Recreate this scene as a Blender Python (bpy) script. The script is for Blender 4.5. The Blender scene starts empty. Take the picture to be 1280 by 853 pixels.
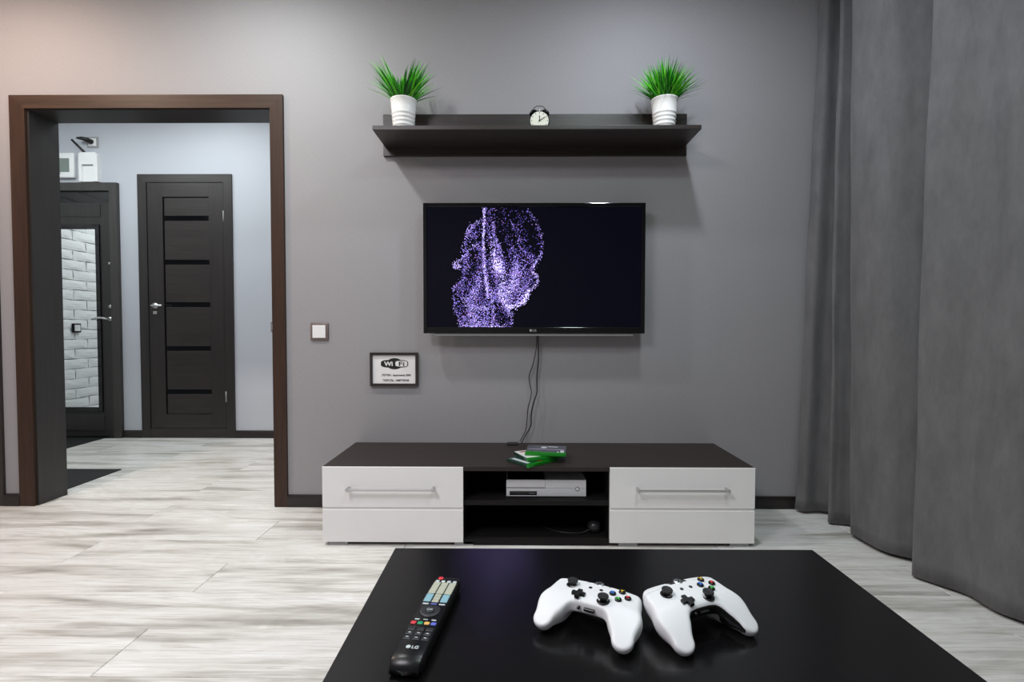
import bpy, bmesh, math, random
import numpy as np
from mathutils import Vector, Matrix
random.seed(7); rng = np.random.default_rng(11)
S = bpy.context.scene
C = S.collection

# ---------------------------------------------------------------- camera
cam = bpy.data.objects.new('camera', bpy.data.cameras.new('camera')); C.objects.link(cam); S.camera = cam
PITCH, YAW, ROLL = -.0288, -.008, .001
fw = Vector((math.sin(YAW)*math.cos(PITCH), math.cos(YAW)*math.cos(PITCH), math.sin(PITCH)))
rt = fw.cross(Vector((0, 0, 1))).normalized(); up = rt.cross(fw)
rt, up = rt*math.cos(ROLL)+up*math.sin(ROLL), up*math.cos(ROLL)-rt*math.sin(ROLL)
cam.matrix_world = Matrix(((rt.x, up.x, -fw.x, 0), (rt.y, up.y, -fw.y, -2.55), (rt.z, up.z, -fw.z, .93), (0, 0, 0, 1)))
cam.data.sensor_width = 36; cam.data.lens = 625/1280*36; cam.data.clip_start = .02
# ---------------------------------------------------------------- world and exposure
w = bpy.data.worlds.new('world'); S.world = w; w.use_nodes = True
w.node_tree.nodes['Background'].inputs[0].default_value = (.6, .68, .8, 1)
w.node_tree.nodes['Background'].inputs[1].default_value = .12
S.view_settings.view_transform = 'Standard'; S.view_settings.look = 'None'
S.view_settings.exposure = 0; S.view_settings.gamma = 1
try: S.cycles.max_bounces = 8
except Exception: pass
# ---------------------------------------------------------------- lights (ceiling lamps and added fill lamps)
def area(name, loc, size, power, col, rot=(0, 0, 0), shape='DISK', spread=math.pi):
    l = bpy.data.lights.new(name, 'AREA'); l.shape = shape; l.size = size; l.energy = power; l.color = col; l.spread = spread
    o = bpy.data.objects.new(name, l); C.objects.link(o); o.location = loc; o.rotation_euler = rot
    return o
area('ceiling_spot_light', (-1.25, -.72, 2.70), .12, 19, (.96, 1, .98))
area('ceiling_spot_light', (.62, -.78, 2.70), .12, 13.6, (.82, .89, 1))
area('ceiling_spot_light', (-2.55, -.72, 2.70), .14, 24.4, (1, .77, .63))
area('room_lamp_and_fill', (-1.3, -2.5, 2.70), .9, 51, (.95, .92, 1))
area('room_lamp_and_fill', (.55, -1.75, 2.70), .3, 12, (.8, 1, .93))  # added fill lamp, brightens the top of the curtain
area('hall_lamp_and_fill', (-2.35, .72, 2.70), .9, 21, (.91, .98, 1))
area('hall_lamp_and_fill', (-3.35, .60, 2.70), .3, 13, (.91, .98, 1))  # added fill lamp, brightens the bricks seen in the mirror

# ---------------------------------------------------------------- material helpers
def srgb(c):
    return tuple((x/255/12.92 if x/255 <= .04045 else ((x/255+.055)/1.055)**2.4) for x in c)+(1,)
def M(name, c, rough=.5, metal=0, emis=None, es=0, coat=0, spec=.5):
    m = bpy.data.materials.new(name); m.use_nodes = True
    b = m.node_tree.nodes['Principled BSDF']
    b.inputs['Base Color'].default_value = srgb(c); b.inputs['Roughness'].default_value = rough
    b.inputs['Metallic'].default_value = metal; b.inputs['Coat Weight'].default_value = coat
    b.inputs['Specular IOR Level'].default_value = spec
    if emis: b.inputs['Emission Color'].default_value = srgb(emis); b.inputs['Emission Strength'].default_value = es
    return m
def nodes(m):
    t = m.node_tree; return t, t.nodes, t.links, t.nodes['Principled BSDF']
def ramp(n, pts):
    r = n.new('ShaderNodeValToRGB'); e = r.color_ramp.elements
    while len(e) < len(pts): e.new(.5)
    for k, (p, c) in enumerate(pts): e[k].position = p; e[k].color = srgb(c)
    return r
def coords(n, l, scale, rnd=False, rot=(0, 0, 0)):
    tc = n.new('ShaderNodeTexCoord'); mp = n.new('ShaderNodeMapping')
    mp.inputs['Scale'].default_value = scale; mp.inputs['Rotation'].default_value = rot
    if rnd:
        oi = n.new('ShaderNodeObjectInfo'); mu = n.new('ShaderNodeVectorMath'); mu.operation = 'SCALE'
        cb = n.new('ShaderNodeCombineXYZ'); l.new(oi.outputs['Random'], cb.inputs[0]); l.new(oi.outputs['Random'], cb.inputs[1]); l.new(oi.outputs['Random'], cb.inputs[2])
        l.new(cb.outputs[0], mu.inputs[0]); mu.inputs['Scale'].default_value = 37
        ad = n.new('ShaderNodeVectorMath'); ad.operation = 'ADD'
        l.new(tc.outputs['Object'], ad.inputs[0]); l.new(mu.outputs[0], ad.inputs[1]); l.new(ad.outputs[0], mp.inputs[0])
    else: l.new(tc.outputs['Object'], mp.inputs[0])
    return mp
def noise(n, l, vec, scale, detail=4, rough=.5, dist=0):
    x = n.new('ShaderNodeTexNoise'); x.inputs['Scale'].default_value = scale; x.inputs['Detail'].default_value = detail
    x.inputs['Roughness'].default_value = rough; x.inputs['Distortion'].default_value = dist
    l.new(vec, x.inputs['Vector']); return x
def bump(n, l, src, b, strength, dist=.002):
    x = n.new('ShaderNodeBump'); x.inputs['Strength'].default_value = strength; x.inputs['Distance'].default_value = dist
    l.new(src, x.inputs['Height']); l.new(x.outputs[0], b.inputs['Normal'])
def wood(name, c1, c2, rough, scale, spec=.5):
    m = M(name, c1, rough, spec=spec); t, n, l, b = nodes(m)
    v = coords(n, l, scale); x = noise(n, l, v.outputs[0], 1, 6, .65, .6)
    r = ramp(n, [(.3, c2), (.7, c1)]); l.new(x.outputs[0], r.inputs[0]); l.new(r.outputs[0], b.inputs['Base Color'])
    bump(n, l, x.outputs[0], b, .25, .0008); return m

GX, GZ = (2.5, 70, 70), (70, 70, 2.5)
m_wenge_x = wood('dark wenge wood', (52, 44, 41), (32, 27, 26), .38, GX)
m_wenge_z = wood('dark wenge wood upright', (52, 44, 41), (32, 27, 26), .38, GZ)
m_brown_x = wood('brown door casing', (72, 54, 43), (52, 38, 30), .45, (2.5, 60, 60), .3)
m_brown_z = wood('brown door casing upright', (66, 46, 35), (46, 32, 25), .45, (60, 60, 2.5), .3)  # toned darker than the head casing: weaker light put into the colour
m_jamb = wood('charcoal lining', (49, 46, 45), (38, 36, 35), .42, GZ)
m_hall_x = wood('hall door veneer', (52, 46, 44), (37, 33, 31), .40, (3, 50, 50))
m_hall_z = wood('hall door veneer upright', (48, 43, 41), (36, 32, 31), .40, (50, 50, 3))
m_base = wood('baseboard', (38, 31, 29), (27, 23, 22), .35, GX)
m_table = wood('black table laminate', (11, 10, 11), (8, 7, 8), .20, (2, 50, 50), .6)
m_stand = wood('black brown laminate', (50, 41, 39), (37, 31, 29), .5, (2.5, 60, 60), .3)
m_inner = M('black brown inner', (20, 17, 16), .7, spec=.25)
m_gloss = M('white gloss front', (236, 234, 233), .18, coat=.5)
m_chrome = M('brushed steel', (205, 205, 205), .38, 1)
m_grey = M('grey plastic', (150, 150, 150), .5)
m_white = M('white plastic', (232, 232, 232), .35)
m_whitepot = M('white enamel', (236, 234, 230), .4)
m_black = M('black plastic', (16, 16, 17), .38)
m_blackg = M('black gloss', (8, 8, 10), .08)
m_rubber = M('black rubber', (14, 14, 15), .6)
m_glass = M('black glass', (7, 7, 8), .06)
m_mirror = M('mirror', (245, 248, 248), .01, 1)
m_ink = M('black ink', (14, 14, 14), .6)
m_paper = M('white paper', (235, 232, 232), .6)
m_ctrl = M('white controller shell', (222, 224, 226), .42)
m_ceil = M('ceiling paint', (240, 240, 238), .8)
m_mat = M('black floor mat', (14, 15, 17), .7)
m_green = M('green plastic', (16, 128, 28), .25)
m_screen = M('screen', (2, 2, 3), .12, emis=(30, 30, 60), es=.12, spec=.2)

m_wall = M('grey wallpaper', (150, 148, 150), .62); t, n, l, b = nodes(m_wall)
v = coords(n, l, (1, 1, 1)); x = noise(n, l, v.outputs[0], 380, 3); v2 = coords(n, l, (60, 60, 900)); x2 = noise(n, l, v2.outputs[0], 1, 3)
v3 = coords(n, l, (900, 900, 60)); x3 = noise(n, l, v3.outputs[0], 1, 3)
ad = n.new('ShaderNodeMath'); ad.operation = 'ADD'; l.new(x2.outputs[0], ad.inputs[0]); l.new(x3.outputs[0], ad.inputs[1])
r = ramp(n, [(.75, (147, 145, 147)), (1.0, (153, 151, 153))]); mm = n.new('ShaderNodeMath'); mm.operation = 'MULTIPLY'; mm.inputs[1].default_value = .87
l.new(ad.outputs[0], mm.inputs[0]); l.new(mm.outputs[0], r.inputs[0]); l.new(r.outputs[0], b.inputs['Base Color']); bump(n, l, ad.outputs[0], b, .12, .0008)
m_hallwall = M('pale hall paint', (186, 189, 196), .7)

m_plank = M('whitewashed laminate', (205, 205, 200), .36); t, n, l, b = nodes(m_plank)
v = coords(n, l, (1.1, 9, 1), True); a1 = noise(n, l, v.outputs[0], 1.5, 4, .55, .35)
v = coords(n, l, (2.2, 60, 1), True); a2 = noise(n, l, v.outputs[0], 1.7, 8, .75, .9)
v = coords(n, l, (1.2, 4.5, 1), True); a3 = noise(n, l, v.outputs[0], .9, 2, .5, 1.5)
wv = n.new('ShaderNodeMath'); wv.operation = 'SINE'; sc_ = n.new('ShaderNodeMath'); sc_.operation = 'MULTIPLY'; sc_.inputs[1].default_value = 60
l.new(a3.outputs[0], sc_.inputs[0]); l.new(sc_.outputs[0], wv.inputs[0])
r1 = ramp(n, [(.25, (140, 135, 128)), (.37, (186, 183, 176)), (.50, (221, 219, 214)), (.8, (236, 237, 235))]); l.new(a1.outputs[0], r1.inputs[0])
r2 = ramp(n, [(.33, (180, 176, 170)), (.52, (255, 255, 255))]); l.new(a2.outputs[0], r2.inputs[0])
mx = n.new('ShaderNodeMixRGB'); mx.blend_type = 'MULTIPLY'; mx.inputs[0].default_value = .62; l.new(r1.outputs[0], mx.inputs[1]); l.new(r2.outputs[0], mx.inputs[2])
r3 = ramp(n, [(.0, (206, 198, 188)), (.5, (255, 255, 255))]); l.new(wv.outputs[0], r3.inputs[0])
mx2 = n.new('ShaderNodeMixRGB'); mx2.blend_type = 'MULTIPLY'; mx2.inputs[0].default_value = .13; l.new(mx.outputs[0], mx2.inputs[1]); l.new(r3.outputs[0], mx2.inputs[2])
l.new(mx2.outputs[0], b.inputs['Base Color']); bump(n, l, a2.outputs[0], b, .12, .0006)

m_gap = M('floor underlay', (60, 58, 55), .8)
m_brick = M('white painted brick', (240, 241, 240), .75); t, n, l, b = nodes(m_brick)
v = coords(n, l, (1, 1, 1), True); x = noise(n, l, v.outputs[0], 40, 5); bump(n, l, x.outputs[0], b, .6, .004)
m_mortar = M('grey white mortar', (192, 194, 194), .9)
m_curtain = M('grey velvet curtain', (100, 99, 100), .85); t, n, l, b = nodes(m_curtain)
v = coords(n, l, (1.6, 1.6, .5)); x = noise(n, l, v.outputs[0], 9, 8, .72); r = ramp(n, [(.32, (89, 88, 89)), (.70, (109, 108, 109))]); l.new(x.outputs[0], r.inputs[0]); l.new(r.outputs[0], b.inputs['Base Color'])
x2 = noise(n, l, v.outputs[0], 260, 2); bump(n, l, x2.outputs[0], b, .3, .001)
b.inputs['Sheen Weight'].default_value = .12; b.inputs['Sheen Roughness'].default_value = .4
m_grass = M('green grass blade', (70, 160, 40), .45); t, n, l, b = nodes(m_grass)
at = n.new('ShaderNodeVertexColor'); at.layer_name = 'Col'; l.new(at.outputs[0], b.inputs['Base Color'])
b.inputs['Subsurface Weight'].default_value = 0

# ---------------------------------------------------------------- build helpers
ORG = {}
def link(name, me, mat=None, parent=None, smooth=False):
    o = bpy.data.objects.new(name, me); C.objects.link(o)
    if mat: me.materials.append(mat)
    if smooth:
        for p in me.polygons: p.use_smooth = True
    if parent: o.parent = parent
    return o
def obj(name, bm, mat, parent=None, smooth=False, label=None, kind=None):
    """links one bmesh as one object; vertices are given in world metres (or in the parent's frame when that was built at the origin)"""
    org = ORG.get(parent.name, Vector((0, 0, 0))) if parent else Vector((0, 0, 0))
    if org.length > 0: bmesh.ops.translate(bm, verts=bm.verts, vec=-org)
    me = bpy.data.meshes.new(name); bm.to_mesh(me); bm.free()
    o = link(name, me, mat, parent, smooth); ORG[o.name] = org
    if label: o['label'] = label
    if kind: o['kind'] = kind
    return o
def thing(name, label, cat, loc=(0, 0, 0), group=None, local=False, rz=0):
    o = bpy.data.objects.new(name, None); C.objects.link(o); o.empty_display_size = .05
    o.location = loc; o.rotation_euler = (0, 0, rz); ORG[o.name] = Vector((0, 0, 0)) if local else Vector(loc)
    tag(o, label, cat, group); return o
def tag(o, label, cat, group=None):
    o['label'] = label; o['category'] = cat
    if group: o['group'] = group
    return o
def setting(name, loc=(0, 0, 0)):
    o = bpy.data.objects.new(name, None); C.objects.link(o); o.location = loc; o['kind'] = 'structure'; ORG[o.name] = Vector(loc); return o
def struct(name, bm, mat): return obj(name, bm, mat, kind='structure')
def box(bm, x0, x1, y0, y1, z0, z1, bev=0, seg=2):
    r = bmesh.ops.create_cube(bm, size=1)['verts']
    for v in r: v.co = Vector((x0+(v.co.x+.5)*(x1-x0), y0+(v.co.y+.5)*(y1-y0), z0+(v.co.z+.5)*(z1-z0)))
    if bev:
        es = list({e for v in r for e in v.link_edges})
        bmesh.ops.bevel(bm, geom=es, offset=bev, segments=seg, affect='EDGES', profile=.5, clamp_overlap=True)
    return bm
def nb(*a, **k): return box(bmesh.new(), *a, **k)
def prism(bm, pts, axis, a, b):
    """extrude a 2D outline between a and b along axis: 'y' pts=(x,z), 'z' pts=(x,y), 'x' pts=(y,z)"""
    f = {'y': lambda p, q: (p[0], q, p[1]), 'z': lambda p, q: (p[0], p[1], q), 'x': lambda p, q: (q, p[0], p[1])}[axis]
    A = [bm.verts.new(f(p, a)) for p in pts]; B = [bm.verts.new(f(p, b)) for p in pts]; n = len(pts)
    bm.faces.new(A); bm.faces.new(B[::-1])
    for i in range(n): bm.faces.new((A[i], B[i], B[(i+1) % n], A[(i+1) % n]))
    bmesh.ops.recalc_face_normals(bm, faces=bm.faces); return bm
def lathe(bm, prof, c=(0, 0, 0), seg=32, axis='z'):
    rings = []
    for r, h in prof:
        ring = []
        for k in range(seg):
            a = 2*math.pi*k/seg; x, y = r*math.cos(a), r*math.sin(a)
            p = (x, y, h) if axis == 'z' else (x, -h, y) if axis == 'y' else (h, x, y)
            ring.append(bm.verts.new((c[0]+p[0], c[1]+p[1], c[2]+p[2])))
        rings.append(ring)
    for A, B in zip(rings, rings[1:]):
        for k in range(seg): bm.faces.new((A[k], A[(k+1) % seg], B[(k+1) % seg], B[k]))
    bm.faces.new(rings[0][::-1]); bm.faces.new(rings[-1])
    bmesh.ops.recalc_face_normals(bm, faces=bm.faces); return bm
def cyl(c, r, h, seg=24, axis='z', bm=None, bev=0):
    prof = [(r, 0), (r, h)] if not bev else [(r-bev, 0), (r, bev), (r, h-bev), (r-bev, h)]
    return lathe(bm or bmesh.new(), prof, c, seg, axis)
def tube(bm, pts, r, seg=8):
    P = [Vector(p) for p in pts]; rings = []
    for i, p in enumerate(P):
        d = (P[min(i+1, len(P)-1)]-P[max(i-1, 0)]).normalized()
        u = d.cross(Vector((0, 1, .13))).normalized(); w_ = d.cross(u)
        rr = r[i] if isinstance(r, (list, tuple)) else r
        rings.append([bm.verts.new(p+(u*math.cos(a)+w_*math.sin(a))*rr) for a in [2*math.pi*k/seg for k in range(seg)]])
    for A, B in zip(rings, rings[1:]):
        for k in range(seg): bm.faces.new((A[k], A[(k+1) % seg], B[(k+1) % seg], B[k]))
    bm.faces.new(rings[0][::-1]); bm.faces.new(rings[-1]); bmesh.ops.recalc_face_normals(bm, faces=bm.faces); return bm
def catmull(P, n):
    P = [np.array(p, float) for p in P]; P = [2*P[0]-P[1]]+P+[2*P[-1]-P[-2]]; out = []
    for i in range(1, len(P)-2):
        for k in range(n):
            t = k/n; a, b_, c, d = P[i-1:i+3]
            out.append(.5*((2*b_)+(-a+c)*t+(2*a-5*b_+4*c-d)*t*t+(-a+3*b_-3*c+d)*t**3))
    out.append(P[-2]); return out
def text(s, size, org, name, mat, parent, plane='wall', align='CENTER', depth=.0006, weight=0, sx=1, label=None):
    cu = bpy.data.curves.new('text', 'FONT'); cu.body = s; cu.size = size; cu.align_x = align; cu.extrude = depth/2; cu.offset = weight
    to = bpy.data.objects.new('text', cu); C.objects.link(to)
    dg = bpy.context.evaluated_depsgraph_get(); me0 = bpy.data.meshes.new_from_object(to.evaluated_get(dg))
    bm = bmesh.new(); bm.from_mesh(me0); bpy.data.objects.remove(to); bpy.data.meshes.remove(me0)
    for v in bm.verts:
        x, y, z = v.co; x *= sx
        v.co = (org[0]+x, org[1]-z, org[2]+y) if plane == 'wall' else (org[0]+x, org[1]+y, org[2]+z)
    return obj(name, bm, mat, parent, label=label)

# ================================================================ SETTING
XL, XR, YB, YF, H, HX0, HX1 = -3.4, 1.78, -4.3, 1.58, 2.75, -4.02, -.7
bm = nb(HX0, XR, YB, YF, -.05, -.009); floor = struct('floor', bm, m_gap)
# planks, each an object of its own
pl_cache = {}
def plank_mesh(L, W):
    k = (round(L, 3), round(W, 3))
    if k not in pl_cache:
        bm = bmesh.new(); g = .0008; e = .0018
        x, y = L/2-g, W/2-g
        lo = [bm.verts.new(p) for p in ((-x, -y, -.009), (x, -y, -.009), (x, y, -.009), (-x, y, -.009))]
        mi = [bm.verts.new(p) for p in ((-x, -y, -e), (x, -y, -e), (x, y, -e), (-x, y, -e))]
        x -= e; y -= e
        hi = [bm.verts.new(p) for p in ((-x, -y, 0), (x, -y, 0), (x, y, 0), (-x, y, 0))]
        bm.faces.new(lo[::-1]); bm.faces.new(hi)
        for A, B in ((lo, mi), (mi, hi)):
            for i in range(4): bm.faces.new((A[i], A[(i+1) % 4], B[(i+1) % 4], B[i]))
        me = bpy.data.meshes.new('plank'); bm.to_mesh(me); bm.free(); me.materials.append(m_plank); pl_cache[k] = me
    return pl_cache[k]
PW, PL = .212, 1.32
r0 = int(math.floor((YB+1.046)/PW))-1
for r_ in range(r0, 14):
    y0, y1 = max(YB, -1.046+r_*PW), min(YF, -1.046+(r_+1)*PW)
    if y1-y0 < .02: continue
    off = -1.13+(PL/2 if r_ % 2 == 0 else 0)
    k = math.floor((HX0-off)/PL)
    while off+k*PL < XR:
        x0, x1 = max(HX0, off+k*PL), min(XR, off+(k+1)*PL); k += 1
        if x1-x0 < .02: continue
        o = bpy.data.objects.new('plank', plank_mesh(x1-x0, y1-y0)); C.objects.link(o); o.parent = floor
        o.location = ((x0+x1)/2, (y0+y1)/2, 0)
DX0, DX1, DH, T = -2.49, -1.232, 2.042, .165
bm = bmesh.new(); box(bm, XL, DX0, 0, T, 0, H); box(bm, DX1, XR, 0, T, 0, H); box(bm, DX0, DX1, 0, T, DH, H)
bmesh.ops.remove_doubles(bm, verts=bm.verts, dist=1e-5); struct('wall_back', bm, m_wall)
struct('ceiling', nb(HX0, XR, YB, YF, H, H+.05), m_ceil)
struct('wall_right', nb(XR, XR+.1, YB, T, 0, H), m_wall)
struct('wall_left', nb(XL-.1, XL, YB, 0, 0, H), m_wall)
struct('wall_front', nb(XL, XR, YB-.1, YB, 0, H), m_wall)
struct('wall_far', nb(HX0-.1, HX1+.1, YF, YF+.1, 0, H), m_hallwall)
struct('wall_far_right', nb(HX1, HX1+.1, T, YF, 0, H), m_hallwall)
wl = struct('wall_far_left', nb(HX0-.1, HX0-.018, T-.1, YF, 0, H), m_mortar)
# white bricks of the hall wall (seen in the mirror of the entrance door)
bmesh_var = []
for q in range(6):
    bm = bmesh.new(); W_, H_ = .273, .083
    nx, nz = 5, 3; gv = {}
    for i in range(nx+1):
        for j in range(nz+1):
            ed = i in (0, nx) or j in (0, nz)
            gv[i, j] = bm.verts.new((.018+(0 if ed else random.uniform(.000, .003))-(.0025 if ed else 0), (i/nx-.5)*W_+random.uniform(-.004, .004), (j/nz-.5)*H_+random.uniform(-.004, .004)))
    for i in range(nx):
        for j in range(nz): bm.faces.new((gv[i, j], gv[i+1, j], gv[i+1, j+1], gv[i, j+1]))
    rim = [gv[i, 0] for i in range(nx+1)]+[gv[nx, j] for j in range(1, nz+1)]+[gv[i, nz] for i in range(nx-1, -1, -1)]+[gv[0, j] for j in range(nz-1, 0, -1)]
    bk = [bm.verts.new((0, v.co.y, v.co.z)) for v in rim]
    for i in range(len(rim)): bm.faces.new((rim[i], bk[i], bk[(i+1) % len(rim)], rim[(i+1) % len(rim)]))
    bmesh.ops.recalc_face_normals(bm, faces=bm.faces)
    me = bpy.data.meshes.new('brick'); bm.to_mesh(me); bm.free(); me.materials.append(m_brick); bmesh_var.append(me)
nrow = 0
z = .045
while z+.045 < H:
    y = T+.145+(.14 if nrow % 2 else 0)
    while y+.137 < YF:
        o = bpy.data.objects.new('brick', bmesh_var[random.randrange(6)]); C.objects.link(o); o.parent = wl
        o.location = (HX0-.018, y, z); y += .280
    z += .090; nrow += 1

# door lining and casing of the opening
d1 = setting('door_1', (-1.86, 0, 0))
obj('lining', nb(DX0, DX0+.016, 0, T, 0, DH-.016), m_jamb, d1)
obj('lining', nb(DX1-.016, DX1, 0, T, 0, DH-.016), m_jamb, d1)
obj('lining', nb(DX0, DX1, 0, T, DH-.016, DH), m_jamb, d1)
cx0, cx1, ix0, ix1, cz, iz = -2.562, -1.175, -2.484, -1.240, 2.096, 2.030
for nm, pts, mt in (('casing', [(cx0, 0), (ix0, 0), (ix0, iz), (cx0, cz)], m_brown_z), ('casing', [(ix1, 0), (cx1, 0), (cx1, cz), (ix1, iz)], m_brown_z), ('casing', [(cx0, cz), (ix0, iz), (ix1, iz), (cx1, cz)], m_brown_x)):
    obj(nm, prism(bmesh.new(), pts, 'y', -.014, 0), mt, d1)
# neighbouring doorway casing at the left edge
d4 = setting('door_4', (-2.9, 0, 0))
obj('casing', prism(bmesh.new(), [(-2.725, 0), (-2.645, 0), (-2.645, 2.096), (-2.725, 2.03)], 'y', -.014, 0), m_wenge_z, d4)
obj('casing', prism(bmesh.new(), [(-3.39, 2.096), (-3.39, 2.03), (-2.725, 2.03), (-2.645, 2.096)], 'y', -.014, 0), m_wenge_x, d4)
obj('door_leaf', nb(-3.39, -2.727, -.004, 0, 0.005, 2.03), m_hall_z, d4)
# baseboards
def baseboard(name, x0, x1, y):
    pts = [(y, 0), (y-.016, 0), (y-.016, .048), (y-.011, .060), (y, .062)]
    return struct(name, prism(bmesh.new(), pts, 'x', x0, x1), m_base)
baseboard('baseboard_back', cx1, XR-.01, 0); baseboard('baseboard_left', -2.645, cx0, 0)
baseboard('baseboard_far', -2.335, HX1, YF); baseboard('baseboard_far_left', -3.268, -3.112, YF)

# interior door in the hall (door_2)
d2 = setting('door_2', (-2.72, YF, 0)); yF = YF
ox0, ox1, oz = -3.112, -2.335, 2.178; jx0, jx1, jz = -3.040, -2.405, 2.112
for pts in ([(ox0, 0), (jx0, 0), (jx0, jz), (ox0, oz)], [(jx1, 0), (ox1, 0), (ox1, oz), (jx1, jz)]):
    obj('casing', prism(bmesh.new(), pts, 'y', yF-.016, yF), m_hall_z, d2)
obj('casing', prism(bmesh.new(), [(ox0, oz), (jx0, jz), (jx1, jz), (ox1, oz)], 'y', yF-.016, yF), m_hall_x, d2)
obj('threshold', nb(jx0, jx1, yF-.014, yF, 0, .078), m_hall_x, d2)
obj('backing', nb(jx0+.004, jx1-.004, yF-.002, yF, .08, jz-.004), m_blackg, d2)
lf = d2
sy0, sy1 = yF-.010, yF-.002
obj('stile', nb(jx0+.005, -2.911, sy0, sy1, .083, jz-.005), m_hall_z, d2)
obj('stile', nb(-2.527, jx1-.005, sy0, sy1, .083, jz-.005), m_hall_z, d2)
obj('rail', nb(-2.9105, -2.5275, sy0, sy1, 1.995, jz-.005), m_hall_x, d2)
obj('rail', nb(-2.9105, -2.5275, sy0, sy1, .083, .198), m_hall_x, d2)
for za, zb in ((1.839, 1.986), (1.479, 1.799), (1.129, 1.439), (.765, 1.089), (.405, .725), (.202, .365)):
    obj('panel', nb(-2.897, -2.5275, yF-.008, yF-.002, za, zb, bev=.0015, seg=1), m_hall_x, d2)
for za, zb in ((1.799, 1.839), (1.439, 1.479), (1.089, 1.129), (.725, .765), (.365, .405)):
    obj('glass_strip', nb(-2.897, -2.5275, yF-.005, yF-.002, za+.0005, zb-.0005), m_glass, d2)
hd = obj('door_handle', cyl((-2.985, sy0, 1.10), .024, .008, 20, 'y'), m_chrome, d2, True)
obj('lever', tube(bmesh.new(), [(-2.985, sy0-.004, 1.10), (-2.985, sy0-.045, 1.10), (-2.975, sy0-.052, 1.10), (-2.895, sy0-.050, 1.10)], .0085), m_chrome, hd, True)
obj('lock_plate', nb(-3.001, -2.970, sy0-.005, sy0, 1.03, 1.055, bev=.002), m_chrome, d2)
obj('hinge', cyl((jx1+.001, yF-.016, 1.79), .005, .09, 12), m_grey, d2, True)
obj('hinge', cyl((jx1+.001, yF-.016, .30), .005, .09, 12), m_grey, d2, True)

# entrance door (door_3) with its mirror panel
d3 = setting('door_3', (-3.62, YF, 0)); m_e = wood('entrance door veneer', (44, 41, 40), (33, 31, 30), .40, (50, 50, 3))
m_e2 = wood('entrance door casing', (64, 61, 59), (48, 45, 44), .42, (50, 50, 3))
ex0, ex1 = HX0+.006, -3.272
obj('casing', prism(bmesh.new(), [(-3.337, 0), (ex1, 0), (ex1, 2.107), (-3.337, 2.042)], 'y', yF-.030, yF), m_e2, d3)
obj('casing', prism(bmesh.new(), [(ex0, 2.107), (ex0, 2.042), (-3.337, 2.042), (ex1, 2.107)], 'y', yF-.030, yF), m_e2, d3)
obj('casing', nb(ex0, ex0+.06, yF-.030, yF, 0, 2.042), m_e2, d3)
obj('frame_recess', nb(ex0+.06, -3.337, yF-.003, yF, 1.945, 2.042), m_blackg, d3)
leafx0, leafx1 = ex0+.062, -3.340
door = obj('door_leaf', nb(leafx0, leafx1, yF-.014, yF, .012, 1.945, bev=.003), m_e, d3)
obj('top_panel', nb(leafx0+.004, -3.42, yF-.019, yF-.014, 1.83, 1.935, bev=.002), m_e, d3)
mx0, mx1, mz0, mz1 = -3.777, -3.464, .257, 1.728
fr = bmesh.new()
for a, b2, c2, d_ in ((mx0-.035, mx0, mz0-.04, mz1+.04), (mx1, mx1+.035, mz0-.04, mz1+.04), (mx0, mx1, mz1, mz1+.04), (mx0, mx1, mz0-.04, mz0)):
    box(fr, a, b2, yF-.024, yF-.014, c2, d_, bev=.002)
obj('threshold', nb(leafx0, leafx1, yF-.034, yF-.0145, 0, .016), m_blackg, d3)
obj('mirror_frame', fr, m_blackg, d3)
obj('mirror', nb(mx0, mx1, yF-.018, yF-.014, mz0, mz1), m_mirror, d3)
obj('bottom_panel', nb(leafx0+.01, -3.42, yF-.019, yF-.014, .06, .19, bev=.003), m_e, d3)
hd = obj('door_handle', cyl((-3.355, yF-.014, .99), .017, .012, 18, 'y'), m_chrome, d3, True)
obj('lever', tube(bmesh.new(), [(-3.353, yF-.02, .99), (-3.353, yF-.062, .99), (-3.37, yF-.068, .995), (-3.41, yF-.068, 1.0), (-3.468, yF-.068, .985)], .008), m_chrome, hd, True)
obj('keyhole', cyl((-3.352, yF-.014, 1.092), .014, .007, 16, 'y'), m_chrome, d3, True)
obj('peephole', cyl((-3.352, yF-.014, 1.448), .010, .008, 16, 'y'), m_chrome, d3, True)

# dark mats
tag(obj('floor_mat', nb(-3.98, -3.41, 1.17, 1.545, 0, .006, bev=.002), m_mat), 'black floor mat lying against the entrance door with the mirror', 'mat')
tag(obj('floor_mat', nb(-3.3, -2.553, .20, .642, 0, .006, bev=.002), m_mat), 'black floor mat in the hall just behind the left side of the doorway', 'mat')

# ================================================================ HALL WALL OBJECTS
m_lcd = M('grey green display', (120, 130, 124), .25)
t_ = thing('intercom_monitor', 'white wall box with a grey green display above the entrance door', 'intercom', (-3.71, YF, 2.15))
obj('housing', nb(-3.84, -3.622, YF-.03, YF, 2.147, 2.348, bev=.006), m_white, t_, True)
obj('display', nb(-3.79, -3.656, YF-.032, YF-.0295, 2.192, 2.303), m_lcd, t_)
obj('button_strip', nb(-3.78, -3.73, YF-.033, YF-.0295, 2.176, 2.186), m_grey, t_)
t_ = thing('router', 'white wall mounted router with a black antenna beside the intercom box', 'router', (-3.49, YF, 2.12))
obj('housing', prism(bmesh.new(), [(-3.569, 2.113), (-3.569, 2.335), (-3.556, 2.348), (-3.435, 2.348), (-3.416, 2.328), (-3.416, 2.113)], 'y', YF-.03, YF), m_white, t_)
rim = bmesh.new(); prism(rim, [(-3.569, 2.113), (-3.569, 2.335), (-3.556, 2.348), (-3.435, 2.348), (-3.416, 2.328), (-3.416, 2.113), (-3.449, 2.113), (-3.449, 2.25), (-3.545, 2.25), (-3.545, 2.113)], 'y', YF-.042, YF-.0305)
obj('raised_cover', rim, m_white, t_)
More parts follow.
